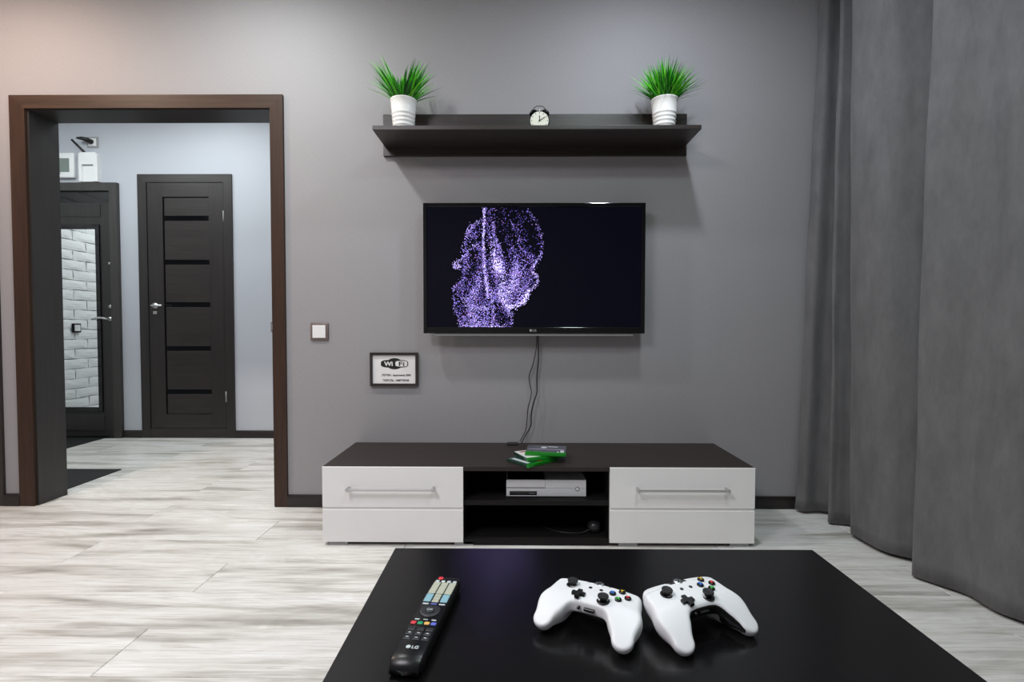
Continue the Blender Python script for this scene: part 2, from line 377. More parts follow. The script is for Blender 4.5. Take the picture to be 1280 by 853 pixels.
obj('painted_shadow', nb(-3.545, -3.449, YF-.032, YF-.0302, 2.240, 2.25), m_grey, t_)  # grey strip paints the shade under the raised cover
obj('antenna', tube(bmesh.new(), [(-3.525, YF-.02, 2.345), (-3.532, YF-.035, 2.358), (-3.613, YF-.05, 2.446)], [.006, .0095, .0085], 10), m_black, t_, True)
t_ = thing('power_socket', 'grey framed wall socket with a black plug above the router', 'socket', (-3.48, YF, 2.44))
obj('socket_frame', nb(-3.526, -3.435, YF-.008, YF, 2.397, 2.484, bev=.003), m_grey, t_)
obj('socket_insert', nb(-3.513, -3.447, YF-.012, YF-.0079, 2.410, 2.471, bev=.002), m_white, t_)
tag(obj('power_plug', tube(bmesh.new(), [(-3.485, YF-.012, 2.442), (-3.488, YF-.05, 2.444), (-3.52, YF-.062, 2.452), (-3.56, YF-.06, 2.456)], [.021, .020, .014, .009], 10), m_black, smooth=True), 'black plug stuck in the hall wall socket above the router', 'plug')
def light_switch(label, x0, x1, z0, z1, y, mfr, axis='y'):
    t_ = thing('light_switch', label, 'switch', ((x0+x1)/2, y, z0))
    obj('switch_frame', nb(x0, x1, y-.008, y, z0, z1, bev=.004), mfr, t_, True)
    m_ = (x1-x0)*.14
    obj('rocker', nb(x0+m_, x1-m_, y-.013, y-.0078, z0+m_, z1-m_, bev=.002), m_white, t_)
m_swf = M('brown grey switch frame', (112, 98, 94), .35)
light_switch('square light switch in a brown frame on the grey wall right of the doorway', -1.050, -.957, .858, .949, 0, m_swf)
light_switch('light switch on the pale hall wall, half hidden behind the right doorway casing', -2.030, -1.945, .885, .966, YF, m_swf)
t_ = thing('light_switch', 'black framed light switch on the white brick wall, seen in the mirror', 'switch', (HX0+.006, 1.14, .87))
obj('switch_frame', nb(HX0+.004, HX0+.016, 1.10, 1.185, .872, .955, bev=.002), m_black, t_)
obj('rocker', nb(HX0+.016, HX0+.022, 1.113, 1.172, .885, .942, bev=.002), m_white, t_)

# ================================================================ CURTAIN
# plan of the hem; dx shifts the same point at the top
hem = [(1.405, -.045, .08), (1.425, -.085, .08), (1.49, -.082, .075), (1.545, -.105, .06), (1.575, -.170, .05), (1.540, -.205, .03), (1.485, -.192, .015),
       (1.468, -.215, .02), (1.50, -.222, .03), (1.55, -.24, .04), (1.595, -.31, .0), (1.570, -.350, -.03), (1.505, -.338, -.04), (1.480, -.372, -.045),
       (1.492, -.517, -.03), (1.545, -.580, .01), (1.600, -.620, .02), (1.640, -.690, .02), (1.590, -.725, .03), (1.505, -.692, .035), (1.470, -.712, .035),
       (1.500, -.77, .02), (1.549, -.851, .02), (1.553, -.947, .02), (1.59, -1.02, .02), (1.62, -1.08, .02), (1.56, -1.16, .02), (1.50, -1.25, .02),
       (1.53, -1.38, .02), (1.61, -1.48, .02), (1.58, -1.62, .02), (1.50, -1.72, .02), (1.54, -1.86, .02), (1.62, -1.95, .02), (1.57, -2.08, .02)]
bot = [(a, b_) for a, b_, c_ in hem]; top = [(a+c_, b_*.99) for a, b_, c_ in hem]
BP, TP = catmull(bot, 9), catmull(top, 9)
bm = bmesh.new(); rows = []; NR = 44
for j in range(NR+1):
    s = j/NR; z = .013+s*(2.72-.013); row = []
    for i, (p, q) in enumerate(zip(BP, TP)):
        e = s**.8; x = p[0]*(1-e)+q[0]*e; y = p[1]*(1-e)+q[1]*e
        x += .0035*math.sin(i*.11+z*3.1)+.002*math.sin(z*9+i*.23); y += .003*math.sin(z*2.3+i*.07)
        row.append(bm.verts.new((x, y, z+(.004*math.sin(i*.06) if j == 0 else 0))))
    rows.append(row)
for A, B in zip(rows, rows[1:]):
    for i in range(len(A)-1): bm.faces.new((A[i], A[i+1], B[i+1], B[i]))
cu = tag(obj('curtain', bm, m_curtain, smooth=True), 'long grey velvet curtain hanging in folds to the floor along the right wall', 'curtain')
so = cu.modifiers.new('thickness', 'SOLIDIFY'); so.thickness = .003; so.offset = 0

# ================================================================ WALL SHELF AND WHAT STANDS ON IT
t_ = thing('display_shelf', 'long dark brown wall shelf with a back board above the television', 'shelf', (.093, 0, 1.78))
SZ = 1.846
obj('back_board', nb(-.668, .852, -.018, 0, 1.787, 1.993, bev=.001), m_wenge_x, t_)
obj('shelf_board', nb(-.656, .840, -.25, -.0185, 1.827, SZ, bev=.001), m_wenge_x, t_)
for x in (-.6, .79): obj('screw_cover', cyl((x, -.018, 1.93), .007, .002, 12, 'y'), m_black, t_)
def pot_plant(label, x, y, seed, peaks, grp='potted grass plants on the wall shelf'):
    R_ = random.Random(seed)
    t_ = thing('potted_grass', label, 'plant', (x, y, SZ), group=grp)
    prof = [(.043, 0), (.0455, .003), (.0465, .02)]
    for k in range(4):
        h = .028+k*.018; r0_ = .0465+.014*(h/.155)
        prof += [(r0_, h), (r0_+.0022, h+.003), (r0_+.0022, h+.006), (r0_, h+.009)]
    prof += [(.0585, .125), (.0600, .148), (.0622, .151), (.0622, .155), (.0580, .155), (.0570, .14)]
    obj('pot', lathe(bmesh.new(), prof, (x, y, SZ), 40), m_whitepot, t_, True)
    obj('soil', cyl((x, y, SZ+.135), .0565, .004, 24), m_rubber, t_)
    bm = bmesh.new(); cl = bm.loops.layers.color.new('Col')
    for k in range(420):
        a = R_.uniform(0, 2*math.pi); r0_ = .046*math.sqrt(R_.random())
        bx, by = x+r0_*math.cos(a), y+r0_*math.sin(a)
        a2 = a+R_.uniform(-.5, .5); lean = (r0_/.046)**1.1*R_.uniform(.40, 1.15)+R_.uniform(-.05, .12)
        L = R_.uniform(.115, .185)*(1-.10*lean)
        ddx = math.cos(a2)
        for (px_, gain) in peaks:
            if abs(ddx*lean-px_) < .22: L *= gain
        dx, dy = math.cos(a2)*math.sin(lean), math.sin(a2)*math.sin(lean)*.75
        wd = R_.uniform(.0020, .0042); side = Vector((-math.sin(a2), math.cos(a2), 0))
        if R_.random() < .6: side = Vector((1, .3, 0)).normalized()
        c0 = R_.choice([(84, 186, 34), (112, 208, 48), (138, 222, 62), (60, 152, 38), (178, 234, 112)]); prev = None; N = 5
        for s in range(N+1):
            f = s/N; d = Vector((dx*f*(.7+.45*f), dy*f*(.7+.45*f), math.cos(lean)*f-(.05*lean*f*f)))*L
            p = Vector((bx, by, SZ+.138+min(1, 6*f)*.012))+d; p.y = min(p.y, -.024)
            ww = wd*(1-f**2.2)+.0001
            q = (bm.verts.new(p-side*ww), bm.verts.new(p+side*ww))
            if prev:
                fc = bm.faces.new((prev[0], prev[1], q[1], q[0]))
                for lp in fc.loops:
                    g = .62+.55*f; lp[cl] = tuple(min(1, v*g) for v in srgb(c0)[:3])+(1,)
            prev = q
    obj('grass_blades', bm, m_grass, t_, kind='stuff')
pot_plant('white ribbed pot of spiky green grass at the left end of the wall shelf', -.535, -.15, 5, [(-.35, 1.22), (-.05, .62), (.35, 1.15)])
pot_plant('white ribbed pot of bushy green grass at the right end of the wall shelf', .700, -.15, 9, [(0, 1.08)])
# alarm clock
m_face = M('cream clock face', (232, 232, 214), .5)
cx, cy, czz = .110, -.15, SZ+.060
t_ = thing('alarm_clock', 'small black twin bell alarm clock with a cream face on the wall shelf', 'clock', (cx, cy, SZ))
obj('case', lathe(bmesh.new(), [(.040, -.045), (.046, -.038), (.048, -.004), (.048, 0), (.0435, .002), (.0435, -.002)], (cx, cy, czz), 40, 'y'), m_blackg, t_, True)
fc = obj('dial', cyl((cx, cy-.0005, czz), .0432, .001, 40, 'y'), m_face, t_)
tk = bmesh.new()
for k in range(12):
    a = k*math.pi/6; r_ = .037
    box(tk, cx+r_*math.sin(a)-.0014, cx+r_*math.sin(a)+.0014, cy-.0024, cy-.0014, czz+r_*math.cos(a)-.0026, czz+r_*math.cos(a)+.0026)
obj('hour_marks', tk, m_ink, fc)
obj('hour_hand', tube(bmesh.new(), [(cx, cy-.003, czz), (cx, cy-.003, czz+.024)], .0017, 6), m_ink, t_)
obj('minute_hand', tube(bmesh.new(), [(cx-.004, cy-.004, czz-.003), (cx+.026, cy-.004, czz+.017)], .0014, 6), m_ink, t_)
obj('hub', cyl((cx, cy-.002, czz), .0035, .003, 12, 'y'), m_ink, t_)
for s in (-1, 1):
    bl = lathe(bmesh.new(), [(.0205, 0), (.0195, .006), (.015, .012), (.008, .0155), (.002, .0165)], (0, 0, 0), 24)
    bmesh.ops.rotate(bl, verts=bl.verts, cent=(0, 0, 0), matrix=Matrix.Rotation(s*math.radians(33), 3, 'Y'))
    bmesh.ops.translate(bl, verts=bl.verts, vec=(cx+s*.0285, cy+.018, czz+.042)); obj('bell', bl, m_blackg, t_, True)
    obj('foot', tube(bmesh.new(), [(cx+s*.024, cy+.02, czz-.038), (cx+s*.034, cy+.02, SZ+.0035)], [.003, .0035], 8), m_blackg, t_)
obj('carry_handle', tube(bmesh.new(), [(cx-.030, cy+.018, czz+.058), (cx-.026, cy+.018, czz+.068), (cx-.012, cy+.018, czz+.076), (cx+.012, cy+.018, czz+.076), (cx+.026, cy+.018, czz+.068), (cx+.030, cy+.018, czz+.058)], .0016, 8), m_blackg, t_, True)
obj('hammer', tube(bmesh.new(), [(cx, cy+.018, czz+.046), (cx, cy+.018, czz+.062)], [.002, .0045], 8), m_chrome, t_, True)

# ================================================================ TELEVISION
tx0, tx1, tz0, tz1, ty = -.456, .632, .896, 1.535, -.09
tv = thing('television', 'flat black wall mounted television showing a purple speckled head', 'television', (.088, 0, tz0))
bz = bmesh.new(); e = .018
for a, b2, c2, d_ in ((tx0, tx0+e, tz0, tz1), (tx1-e, tx1, tz0, tz1), (tx0+e, tx1-e, tz1-.020, tz1), (tx0+e, tx1-e, tz0, tz0+.031)):
    box(bz, a, b2, ty, ty+.03, c2, d_, bev=.002)
obj('bezel', bz, m_blackg, tv)
obj('rear_housing', nb(tx0+.012, tx1-.012, ty+.0305, ty+.05, tz0+.012, tz1-.012, bev=.006), m_black, tv)
obj('rear_housing', nb(tx0+.16, tx1-.16, ty+.0505, ty+.072, tz0+.05, tz1-.2, bev=.006), m_black, tv)
obj('wall_bracket', nb(-.15, .33, -.0175, 0, 1.05, 1.32), m_black, tv)
obj('lower_lip', nb(tx0+.055, tx1-.055, ty+.006, ty+.03, tz0-.012, tz0-.0003, bev=.002), m_grey, tv)
scr = obj('screen', nb(tx0+e, tx1-e, ty+.006, ty+.0295, tz0+.031, tz1-.020), m_screen, tv)
lg = cyl((.072, ty-.0001, .9115), .0062, .0006, 20, 'y'); obj('logo', lg, m_grey, tv)
text('LG', .016, (.0905, ty-.0003, .9058), 'logo_lettering', m_grey, tv, weight=.0002)
# the picture on the screen: a head and neck of coloured light points
PXO = lambda u, v: (tx0+(550+u/5.167-529)*(1.088/278), tz1-(250+v/5.167-254)*(.638/163))
outl = [(285, 50), (275, 130), (200, 165), (170, 230), (145, 320), (155, 355), (90, 415), (100, 440), (150, 435), (140, 470), (150, 500), (100, 550), (85, 600), (90, 680), (115, 760), (120, 822), (465, 822), (465, 760), (440, 710), (425, 697), (520, 680), (555, 655), (570, 605), (620, 560), (635, 515), (615, 485), (598, 468), (625, 400), (660, 330), (665, 270), (640, 180), (590, 90), (540, 60), (430, 50)]
def inside(X, Y, poly):
    r = np.zeros(len(X), bool); n_ = len(poly); j = n_-1
    for i in range(n_):
        xi, yi = poly[i]; xj, yj = poly[j]
        c_ = ((yi > Y) != (yj > Y)) & (X < (xj-xi)*(Y-yi)/((yj-yi) or 1e-9)+xi); r ^= c_; j = i
    return r
N = 42000
X = rng.uniform(80, 670, N); Y = rng.uniform(50, 822, N)
P_=0; G = lambda cx_, cy_, sx_, sy_: np.exp(-((X-cx_)/sx_)**2-((Y-cy_)/sy_)**2)
den = .16+.75*G(370, 430, 55, 60)+.45*G(420, 620, 80, 90)+.35*G(240, 780, 110, 80)+.35*G(210, 560, 60, 140)+.35*G(500, 520, 60, 130)+.18*G(200, 250, 60, 60)
den += .18*np.sin(X/17+np.sin(Y/90)*2.2)*np.exp(-((Y-430)/300)**2)
den *= np.where((X > 360) & (Y < 280-(X-360)*-.25), .42, 1)
den *= 1-.92*np.exp(-(((X-215)*.62+(Y-275)*.78)/22)**2-(((X-215)*.78-(Y-275)*.62)/75)**2)
den *= 1-.6*G(190, 500, 34, 60); den *= 1-.5*G(350, 530, 34, 50); den *= 1-.5*G(400, 740, 70, 60)
keep = inside(X, Y, outl) & (rng.random(N) < den**1.25*1.05); P = list(zip(X[keep], Y[keep])); bright = list((.25+.75*den[keep]*rng.random(keep.sum())*1.3))
def streak(pts, n_, sg, br):
    c_ = catmull(pts, 12)
    for _ in range(int(n_*.55)):
        k = rng.random()*(len(c_)-1); i = int(k); p = c_[i]*(1-k+i)+c_[min(i+1, len(c_)-1)]*(k-i)
        P.append((p[0]+rng.normal(0, sg*1.7), min(820, max(52, p[1]+rng.normal(0, sg*1.7))))); bright.append(br*rng.uniform(.6, 1.1))
streak([(287, 50), (284, 160), (282, 260), (285, 380), (295, 520), (310, 640)], 900, 3, .85)
streak([(340, 150), (355, 230), (380, 300), (400, 380)], 350, 5, .6)
streak([(340, 260), (350, 380), (410, 470), (400, 560), (395, 620), (430, 690)], 700, 8, .95)
streak([(300, 480), (310, 560), (340, 640), (345, 800)], 400, 5, .7)
streak([(425, 692), (480, 690), (540, 660), (560, 620), (575, 590)], 600, 5, 1)
streak([(600, 470), (628, 490), (632, 530), (600, 575), (575, 590)], 260, 4, .8)
streak([(660, 330), (640, 370), (615, 410), (595, 450)], 220, 5, .7)
streak([(560, 60), (620, 140), (655, 230), (662, 320)], 130, 4, .6)
streak([(430, 700), (458, 740), (462, 820)], 160, 5, .7)
streak([(275, 130), (205, 168), (172, 230), (148, 325)], 260, 5, .7)
streak([(240, 260), (170, 350), (100, 415), (105, 432), (150, 430)], 320, 6, .8)
streak([(150, 500), (100, 550), (88, 600), (92, 690), (118, 770)], 160, 4, .6)
streak([(150, 640), (200, 690), (260, 700), (330, 690)], 300, 9, .8)
streak([(120, 800), (200, 812), (300, 816), (420, 816)], 300, 7, .8)
streak([(470, 150), (500, 230), (530, 300), (560, 380)], 220, 8, .5)
streak([(540, 400), (520, 500), (500, 600)], 260, 12, .7)
vs, fs, cols = [], [], []
for (u, v), br in zip(P, bright):
    x, z = PXO(u, v); s = .00105*(.6+.7*rng.random())
    k = len(vs); vs += [(x-s, ty+.0054, z-s), (x+s, ty+.0054, z-s), (x+s, ty+.0054, z+s), (x-s, ty+.0054, z+s)]; fs.append((k, k+1, k+2, k+3))
    br = min(1, br); h = rng.random()
    base = np.array([.018, .010, .13]) if h < .42 else np.array([.055, .036, .22]) if h < .80 else np.array([.14, .06, .24])
    c_ = base*(1-br**2.2)+np.array([.34, .30, .55])*br**2.4; c_ = c_*(.35+.65*rng.random())
    cols.append(tuple(c_)+(1,))
org = ORG[tv.name]; vs = [(a-org.x, b2-org.y, c2-org.z) for a, b2, c2 in vs]
me = bpy.data.meshes.new('screen_picture'); me.from_pydata(vs, [], fs)
ca = me.color_attributes.new('Col', 'FLOAT_COLOR', 'CORNER'); ca.data.foreach_set('color', np.repeat(np.array(cols, 'f'), 4, axis=0).ravel())
m_dot = M('screen light points', (0, 0, 0), .5); t, n, l, b = nodes(m_dot); at = n.new('ShaderNodeVertexColor'); at.layer_name = 'Col'
l.new(at.outputs[0], b.inputs['Emission Color']); b.inputs['Emission Strength'].default_value = 10
o = link('screen_picture', me, m_dot, scr); o['kind'] = 'stuff'; ORG[o.name] = org

# cables
def cable(label, pts, r): tag(obj('cable', tube(bmesh.new(), catmull(pts, 8), r, 8), m_rubber, smooth=True), label, 'cable')
cable('thin black cable hanging from the television, the left looping one of two', [(.100, -.035, .93), (.104, -.03, .84), (.088, -.022, .745), (.068, -.018, .685), (.070, -.016, .64), (.078, -.02, .60), (.074, -.03, .565), (.062, -.03, .52), (.056, -.028, .45), (.048, -.03, .40), (.02, -.033, .348)], .0022)
cable('thicker black cable hanging from the television, the right one of two', [(.112, -.035, .93), (.112, -.032, .84), (.114, -.024, .76), (.108, -.02, .70), (.106, -.018, .64), (.106, -.024, .595), (.088, -.03, .54), (.078, -.03, .48), (.076, -.03, .43), (.052, -.034, .385), (.028, -.05, .346)], .0030)
tag(obj('power_adapter', nb(-.045, .012, -.075, -.035, .3385, .347, bev=.004), m_black), 'flat black power adapter lying behind the game cases on the stand', 'adapter')

# wifi sign
t_ = thing('wifi_sign', 'small dark framed white wifi sign on the grey wall left of the cables', 'sign', (-.62, 0, .624))
wx0, wx1, wz0, wz1 = -.744, -.500, .626, .797
m_frame = wood('dark sign frame', (56, 46, 44), (34, 29, 28), .3, GX)
for pts in ([(wx0, wz0), (wx1, wz0), (wx1-.012, wz0+.013), (wx0+.012, wz0+.013)], [(wx0, wz1), (wx1, wz1), (wx1-.012, wz1-.013), (wx0+.012, wz1-.013)], [(wx0, wz0), (wx0+.012, wz0+.013), (wx0+.012, wz1-.013), (wx0, wz1)], [(wx1, wz0), (wx1-.012, wz0+.013), (wx1-.012, wz1-.013), (wx1, wz1)]):
    obj('frame_bar', prism(bmesh.new(), pts, 'y', -.016, 0), m_frame, t_)
pp = obj('sheet', nb(wx0+.011, wx1-.011, -.008, -.001, wz0+.012, wz1-.012), m_paper, t_)
def ell(cx_, cz_, a, b2, y0, y1, n_=40, p=2.0):
    pts = []
    for k in range(n_):
        th = 2*math.pi*k/n_; c_, s_ = math.cos(th), math.sin(th)
        pts.append((cx_+a*math.copysign(abs(c_)**(2/p), c_), cz_+b2*math.copysign(abs(s_)**(2/p), s_)))
    return prism(bmesh.new(), pts, 'y', y0, y1)
lc = (-.6195, .740)
obj('emblem', ell(lc[0], lc[1], .042, .0285, -.0087, -.008), m_ink, pp)
obj('emblem', ell(lc[0], lc[1], .070, .0195, -.0090, -.008, p=3.6), m_ink, pp)
obj('emblem_window', ell(lc[0]+.035, lc[1], .0305, .0142, -.0094, -.0085, p=4), m_paper, pp)
text('Wi', .030, (lc[0]-.030, -.0095, lc[1]-.0105), 'lettering', m_paper, pp, weight=.0010, sx=1.15)
text('Fi', .030, (lc[0]+.036, -.0098, lc[1]-.0105), 'lettering', m_ink, pp, weight=.0005, sx=1.6)
text('ЛОГИН : Apartments 2000', .0145, (-.611, -.0085, .677), 'lettering', m_ink, pp, sx=.90, weight=.0003)
text('ПАРОЛЬ : 10MPT95348', .0145, (-.613, -.0085, .650), 'lettering', m_ink, pp, sx=.88, weight=.0003)

# ================================================================ TV STAND
sx0, sx1, sf, st = -.818, 1.004, -.462, .338
il, ir = -.2215, .3945
t_ = thing('tv_stand', 'low dark brown television stand with white gloss side fronts below the television', 'tv stand', (.093, -.24, 0))
obj('top_panel', nb(sx0, sx1, sf+.004, -.017, st-.018, st, bev=.0008), m_stand, t_)
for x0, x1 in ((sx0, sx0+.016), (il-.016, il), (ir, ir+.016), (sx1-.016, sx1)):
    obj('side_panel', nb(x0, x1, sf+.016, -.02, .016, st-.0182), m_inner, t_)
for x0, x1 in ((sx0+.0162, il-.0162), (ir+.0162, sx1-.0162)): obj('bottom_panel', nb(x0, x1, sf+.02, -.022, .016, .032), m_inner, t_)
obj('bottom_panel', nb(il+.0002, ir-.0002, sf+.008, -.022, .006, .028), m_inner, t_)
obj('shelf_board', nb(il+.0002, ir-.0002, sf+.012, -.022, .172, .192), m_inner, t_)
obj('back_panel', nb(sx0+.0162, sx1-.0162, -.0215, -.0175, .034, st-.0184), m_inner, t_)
def front(x0, x1):
    bm = bmesh.new(); y = sf; b_ = .012
    pts = [(y+b_+.006, .0165), (y+.001, .0165), (y, .0175), (y, .1540), (y+.006, .1580), (y+.006, .1640), (y, .1660), (y, st-.002), (y+.002, st), (y+b_+.006, st)]
    pts[-1] = (y+.0035, st); pts.append((y+.0035, st-.0190)); pts.append((y+b_+.003, st-.0190)); pts[0] = (y+b_+.003, .0165)
    prism(bm, pts, 'x', x0, x1); f = obj('flap_door', bm, m_gloss, t_)
    xm0, xm1 = x0+.105, x1-.113
    hb = bmesh.new(); box(hb, xm0, xm1, y-.032, y-.022, .242, .253, bev=.003); obj('handle', hb, m_chrome, f)
    for x in (xm0+.004, xm1-.016):
        obj('handle_post', nb(x, x+.010, y-.034, y-.0003, .239, .256, bev=.002), m_chrome, f)
front(sx0, il-.001); front(ir+.001, sx1)
for x in (-.76, -.225, .47, .94):
    obj('foot', nb(x-.035, x+.045, sf+.008, sf+.05, 0, .0155), m_grey, t_)
for x in (-.76, -.225, .47, .94):
    obj('foot', nb(x-.035, x+.045, -.09, -.05, 0, .0155), m_grey, t_)

# games console
gx0, gx1, gy, gz = -.041, .304, -.405, .192
t_ = thing('game_console', 'white game console with a black slot in the middle shelf of the stand', 'console', (.13, -.27, gz))
m_con = M('white console plastic', (222, 223, 225), .4)
obj('lower_body', nb(gx0, gx1, gy, -.15, gz+.003, gz+.038, bev=.0015), m_con, t_)
obj('upper_body', nb(gx0, gx0+.168, gy, -.15, gz+.0415, gz+.0755, bev=.0015), m_con, t_)
obj('upper_body', nb(gx0+.1685, gx1, gy, -.15, gz+.0385, gz+.0755, bev=.0015), m_con, t_)
obj('disc_slot', nb(gx0+.004, gx0+.168, gy+.004, -.16, gz+.038, gz+.0415), m_blackg, t_)
obj('infrared_window', nb(gx0+.014, gx0+.132, gy-.0012, gy+.001, gz+.009, gz+.026, bev=.0005), m_blackg, t_)
text('XBOX ONE', .006, (gx0+.112, gy-.0014, gz+.015), 'lettering', m_grey, t_, sx=.8)
pb = obj('power_emblem', cyl((gx1-.038, gy+.001, gz+.036), .0098, .0022, 24, 'y'), m_grey, t_, True)
obj('emblem_mark', lathe(bmesh.new(), [(.0065, 0), (.0065, .0008)], (gx1-.038, gy-.0014, gz+.036), 20, 'y'), m_white, pb)
obj('vent_grille', nb(gx0+.004, gx0+.166, gy+.006, -.16, gz+.0757, gz+.0765), m_blackg, t_)
for x in (gx0+.03, gx1-.03): obj('foot', nb(x-.01, x+.01, gy+.02, gy+.04, gz, gz+.0032), m_black, t_); obj('foot', nb(x-.01, x+.01, -.19, -.17, gz, gz+.0032), m_black, t_)
# dark gadget in lower compartment
m_dk = M('dark grey plastic', (40, 40, 42), .3)
t_ = thing('gadget', 'small rounded black gadget with a thin cord in the lower right of the stand', 'gadget', (.345, -.37, .028))
obj('body', lathe(bmesh.new(), [(.018, 0), (.027, .008), (.031, .022), (.028, .036), (.018, .046), (.004, .050)], (.345, -.37, .0283), 28), m_dk, t_, True)
obj('cord', tube(bmesh.new(), catmull([(.325, -.39, .046), (.28, -.40, .034), (.22, -.39, .0305), (.16, -.36, .0305), (.10, -.30, .0305)], 6), .002, 8), m_dk, t_, True)

# ================================================================ GAME CASES
def game_case(label, c, z, rz, cover, art):
    t_ = thing('game_case', label, 'game case', (c[0], c[1], z), group='game cases fanned out on the stand', local=True, rz=rz)
    L, D, h = .178, .14, .0135
    obj('case_shell', nb(-L/2, L/2, -D/2+.0105, D/2, 0, h, bev=.0015), m_clear, t_)
    obj('spine', nb(-L/2, L/2, -D/2, -D/2+.0103, 0, h, bev=.0015), m_green, t_)
    obj('spine_top', nb(-L/2+.001, L/2-.001, -D/2+.0105, -D/2+.015, h, h+.0008), m_green, t_)
    cv = obj('cover_sheet', nb(-L/2+.003, L/2-.003, -D/2+.0152, D/2-.003, h, h+.0007), cover, t_)
    art(cv, L, D, h+.0007)
m_clear = M('smoky clear plastic', (34, 60, 48), .15)
def flat(name, x0, x1, y0, y1, z, mat, par): obj(name, nb(x0, x1, y0, y1, z, z+.0004), mat, par)
m_cg = M('dark teal print', (42, 66, 62), .22); m_cw = M('white print', (220, 222, 218), .25); m_cp = M('grey violet print', (72, 74, 84), .2)
m_lil = M('lilac print', (176, 160, 196), .3); m_red = M('red print', (150, 40, 40), .3); m_lt = M('pale grey print', (190, 200, 200), .3)
def art1(cv, L, D, z):
    flat('print_band', -L/2+.01, -L/2+.03, -D/2+.02, D/2-.02, z, m_lt, cv); flat('print_band', -.02, .05, -D/2+.01, -D/2+.03, z, m_red, cv); flat('print_band', .0, .07, .01, .045, z, m_lt, cv)
def art2(cv, L, D, z):
    flat('print_band', -L/2+.02, -L/2+.05, D/2-.03, D/2-.015, z, m_red, cv); flat('print_band', -.03, .01, -.02, .01, z, m_lt, cv)
def art3(cv, L, D, z):
    flat('print_band', -L/2+.01, L/2-.01, -.008, -.003, z, m_lil, cv)
    o = cyl((-.012, .028, z), .014, .0004, 24); obj('print_emblem', o, m_lt, cv)
    flat('print_band', .005, .05, .036, .046, z, m_lt, cv); flat('print_band', .05, .058, -D/2+.012, -D/2+.026, z, m_lt, cv); flat('print_band', .064, .08, -D/2+.012, -.02, z, m_lt, cv)
    flat('print_band', -L/2+.004, -L/2+.07, -D/2+.008, -D/2+.022, z, m_green, cv)
game_case('green game case with a dark cover, the lowest of the three on the stand', (.072, -.365), st, math.radians(42), m_cg, art1)
game_case('green game case with a white cover in the middle of the pile on the stand', (.100, -.335), st+.0150, math.radians(26), m_cw, art2)
game_case('green game case with a grey picture cover on top of the pile', (.136, -.325), st+.0300, math.radians(-7), m_cp, art3)

# ================================================================ COFFEE TABLE
TZ = .46
t_ = thing('coffee_table', 'low black coffee table in the foreground with the remote and controllers on it', 'table', (.18, -1.9, 0))
ax0, ax1, ay0, ay1 = -.256, .626, -2.30, -1.503
obj('table_top', nb(ax0, ax1, ay0, ay1, TZ-.034, TZ, bev=.0015), m_table, t_)
for x, y in ((ax0+.05, ay0+.05), (ax1-.05, ay0+.05), (ax0+.05, ay1-.05), (ax1-.05, ay1-.05)):
    obj('leg', nb(x-.025, x+.025, y-.025, y+.025, 0, TZ-.0342), m_table, t_)
obj('lower_shelf', nb(ax0+.076, ax1-.076, ay0+.05, ay1-.05, .14, .156), m_table, t_)

# remote control
m_rem = M('black remote plastic', (9, 9, 11), .32, spec=.35); m_key = M('pale key', (172, 176, 158), .45); m_keyb = M('pale blue key', (130, 172, 184), .45)
m_kr = M('red key', (214, 56, 66), .35); m_kg = M('green key', (20, 150, 100), .4); m_ky = M('yellow key', (226, 178, 96), .4); m_kb = M('blue key', (92, 104, 200), .4); m_kd = M('dark key', (34, 36, 40), .45)
rl = thing('remote_control', 'black television remote with pale, blue and coloured keys on the coffee table', 'remote', (-.1345, -1.780, TZ), local=True, rz=math.radians(-7.5))
bm = bmesh.new(); W2, L2 = .0235, .118
sec = []
for s in np.linspace(-1, 1, 25):
    y = s*L2; e_ = max(0, 1-abs(s)**14)**.5; wv_ = W2*(.86+.14*e_) * (1 if s < .9 else 1-.05*(s-.9)/.1)
    zt = .020+.003*math.cos(s*1.6) - (.010*((-s-.86)/.14)**2 if s < -.86 else 0) - (.003*((s-.93)/.07)**2 if s > .93 else 0)
    zb = .0005+(.004*((abs(s)-.9)/.1)**2 if abs(s) > .9 else 0)
    ring = [(-wv_*.75, zb), (-wv_*.97, zb+.005), (-wv_, zt-.006), (-wv_*.95, zt-.0015), (-wv_*.86, zt), (0, zt+.0006), (wv_*.86, zt), (wv_*.95, zt-.0015), (wv_, zt-.006), (wv_*.97, zb+.005), (wv_*.75, zb)]
    sec.append([bm.verts.new((a, y, b_)) for a, b_ in ring])
for A, B in zip(sec, sec[1:]):
    for k in range(len(A)): bm.faces.new((A[k], A[(k+1) % len(A)], B[(k+1) % len(A)], B[k]))
bm.faces.new(sec[0]); bm.faces.new(sec[-1][::-1]); bmesh.ops.recalc_face_normals(bm, faces=bm.faces)
obj('body', bm, m_rem, rl, True)
ztp = lambda y: .020+.003*math.cos(y/L2*1.6)
def key(nm, x, y, w_, h_, mat, hh=.0018, lab=None):
    z = ztp(y); return obj(nm, nb(x-w_/2, x+w_/2, y-h_/2, y+h_/2, z-.001, z+hh, bev=.0007, seg=1), mat, rl, label=lab)
obj('power_key', lathe(bmesh.new(), [(.0048, 0), (.0048, .0015), (.0036, .002)], (-.0125, .1065, ztp(.107)), 18), m_kr, rl, True, label='red power key')
for k in range(4): key('key', -.0155+k*.0103, .0955, .0068, .0055, m_lt, lab='white small key')
for k in range(3):
    for j in range(4): key('key', -.0138+k*.0138, .0865-j*.0098, .0122, .0090, m_key, lab='cream number key')
for k in (-1, 1): key('key', k*.0138, .0385, .0120, .0225, m_keyb, lab='pale blue rocker key')
for j in range(3): key('key', 0, .0465-j*.0085, .0112, .0070, m_key, lab='cream small key')
for k, mt in ((-1, m_lt), (0, m_kb), (1, m_lt)): key('key', k*.0135, .0215, .0105, .0030, mt, .001)
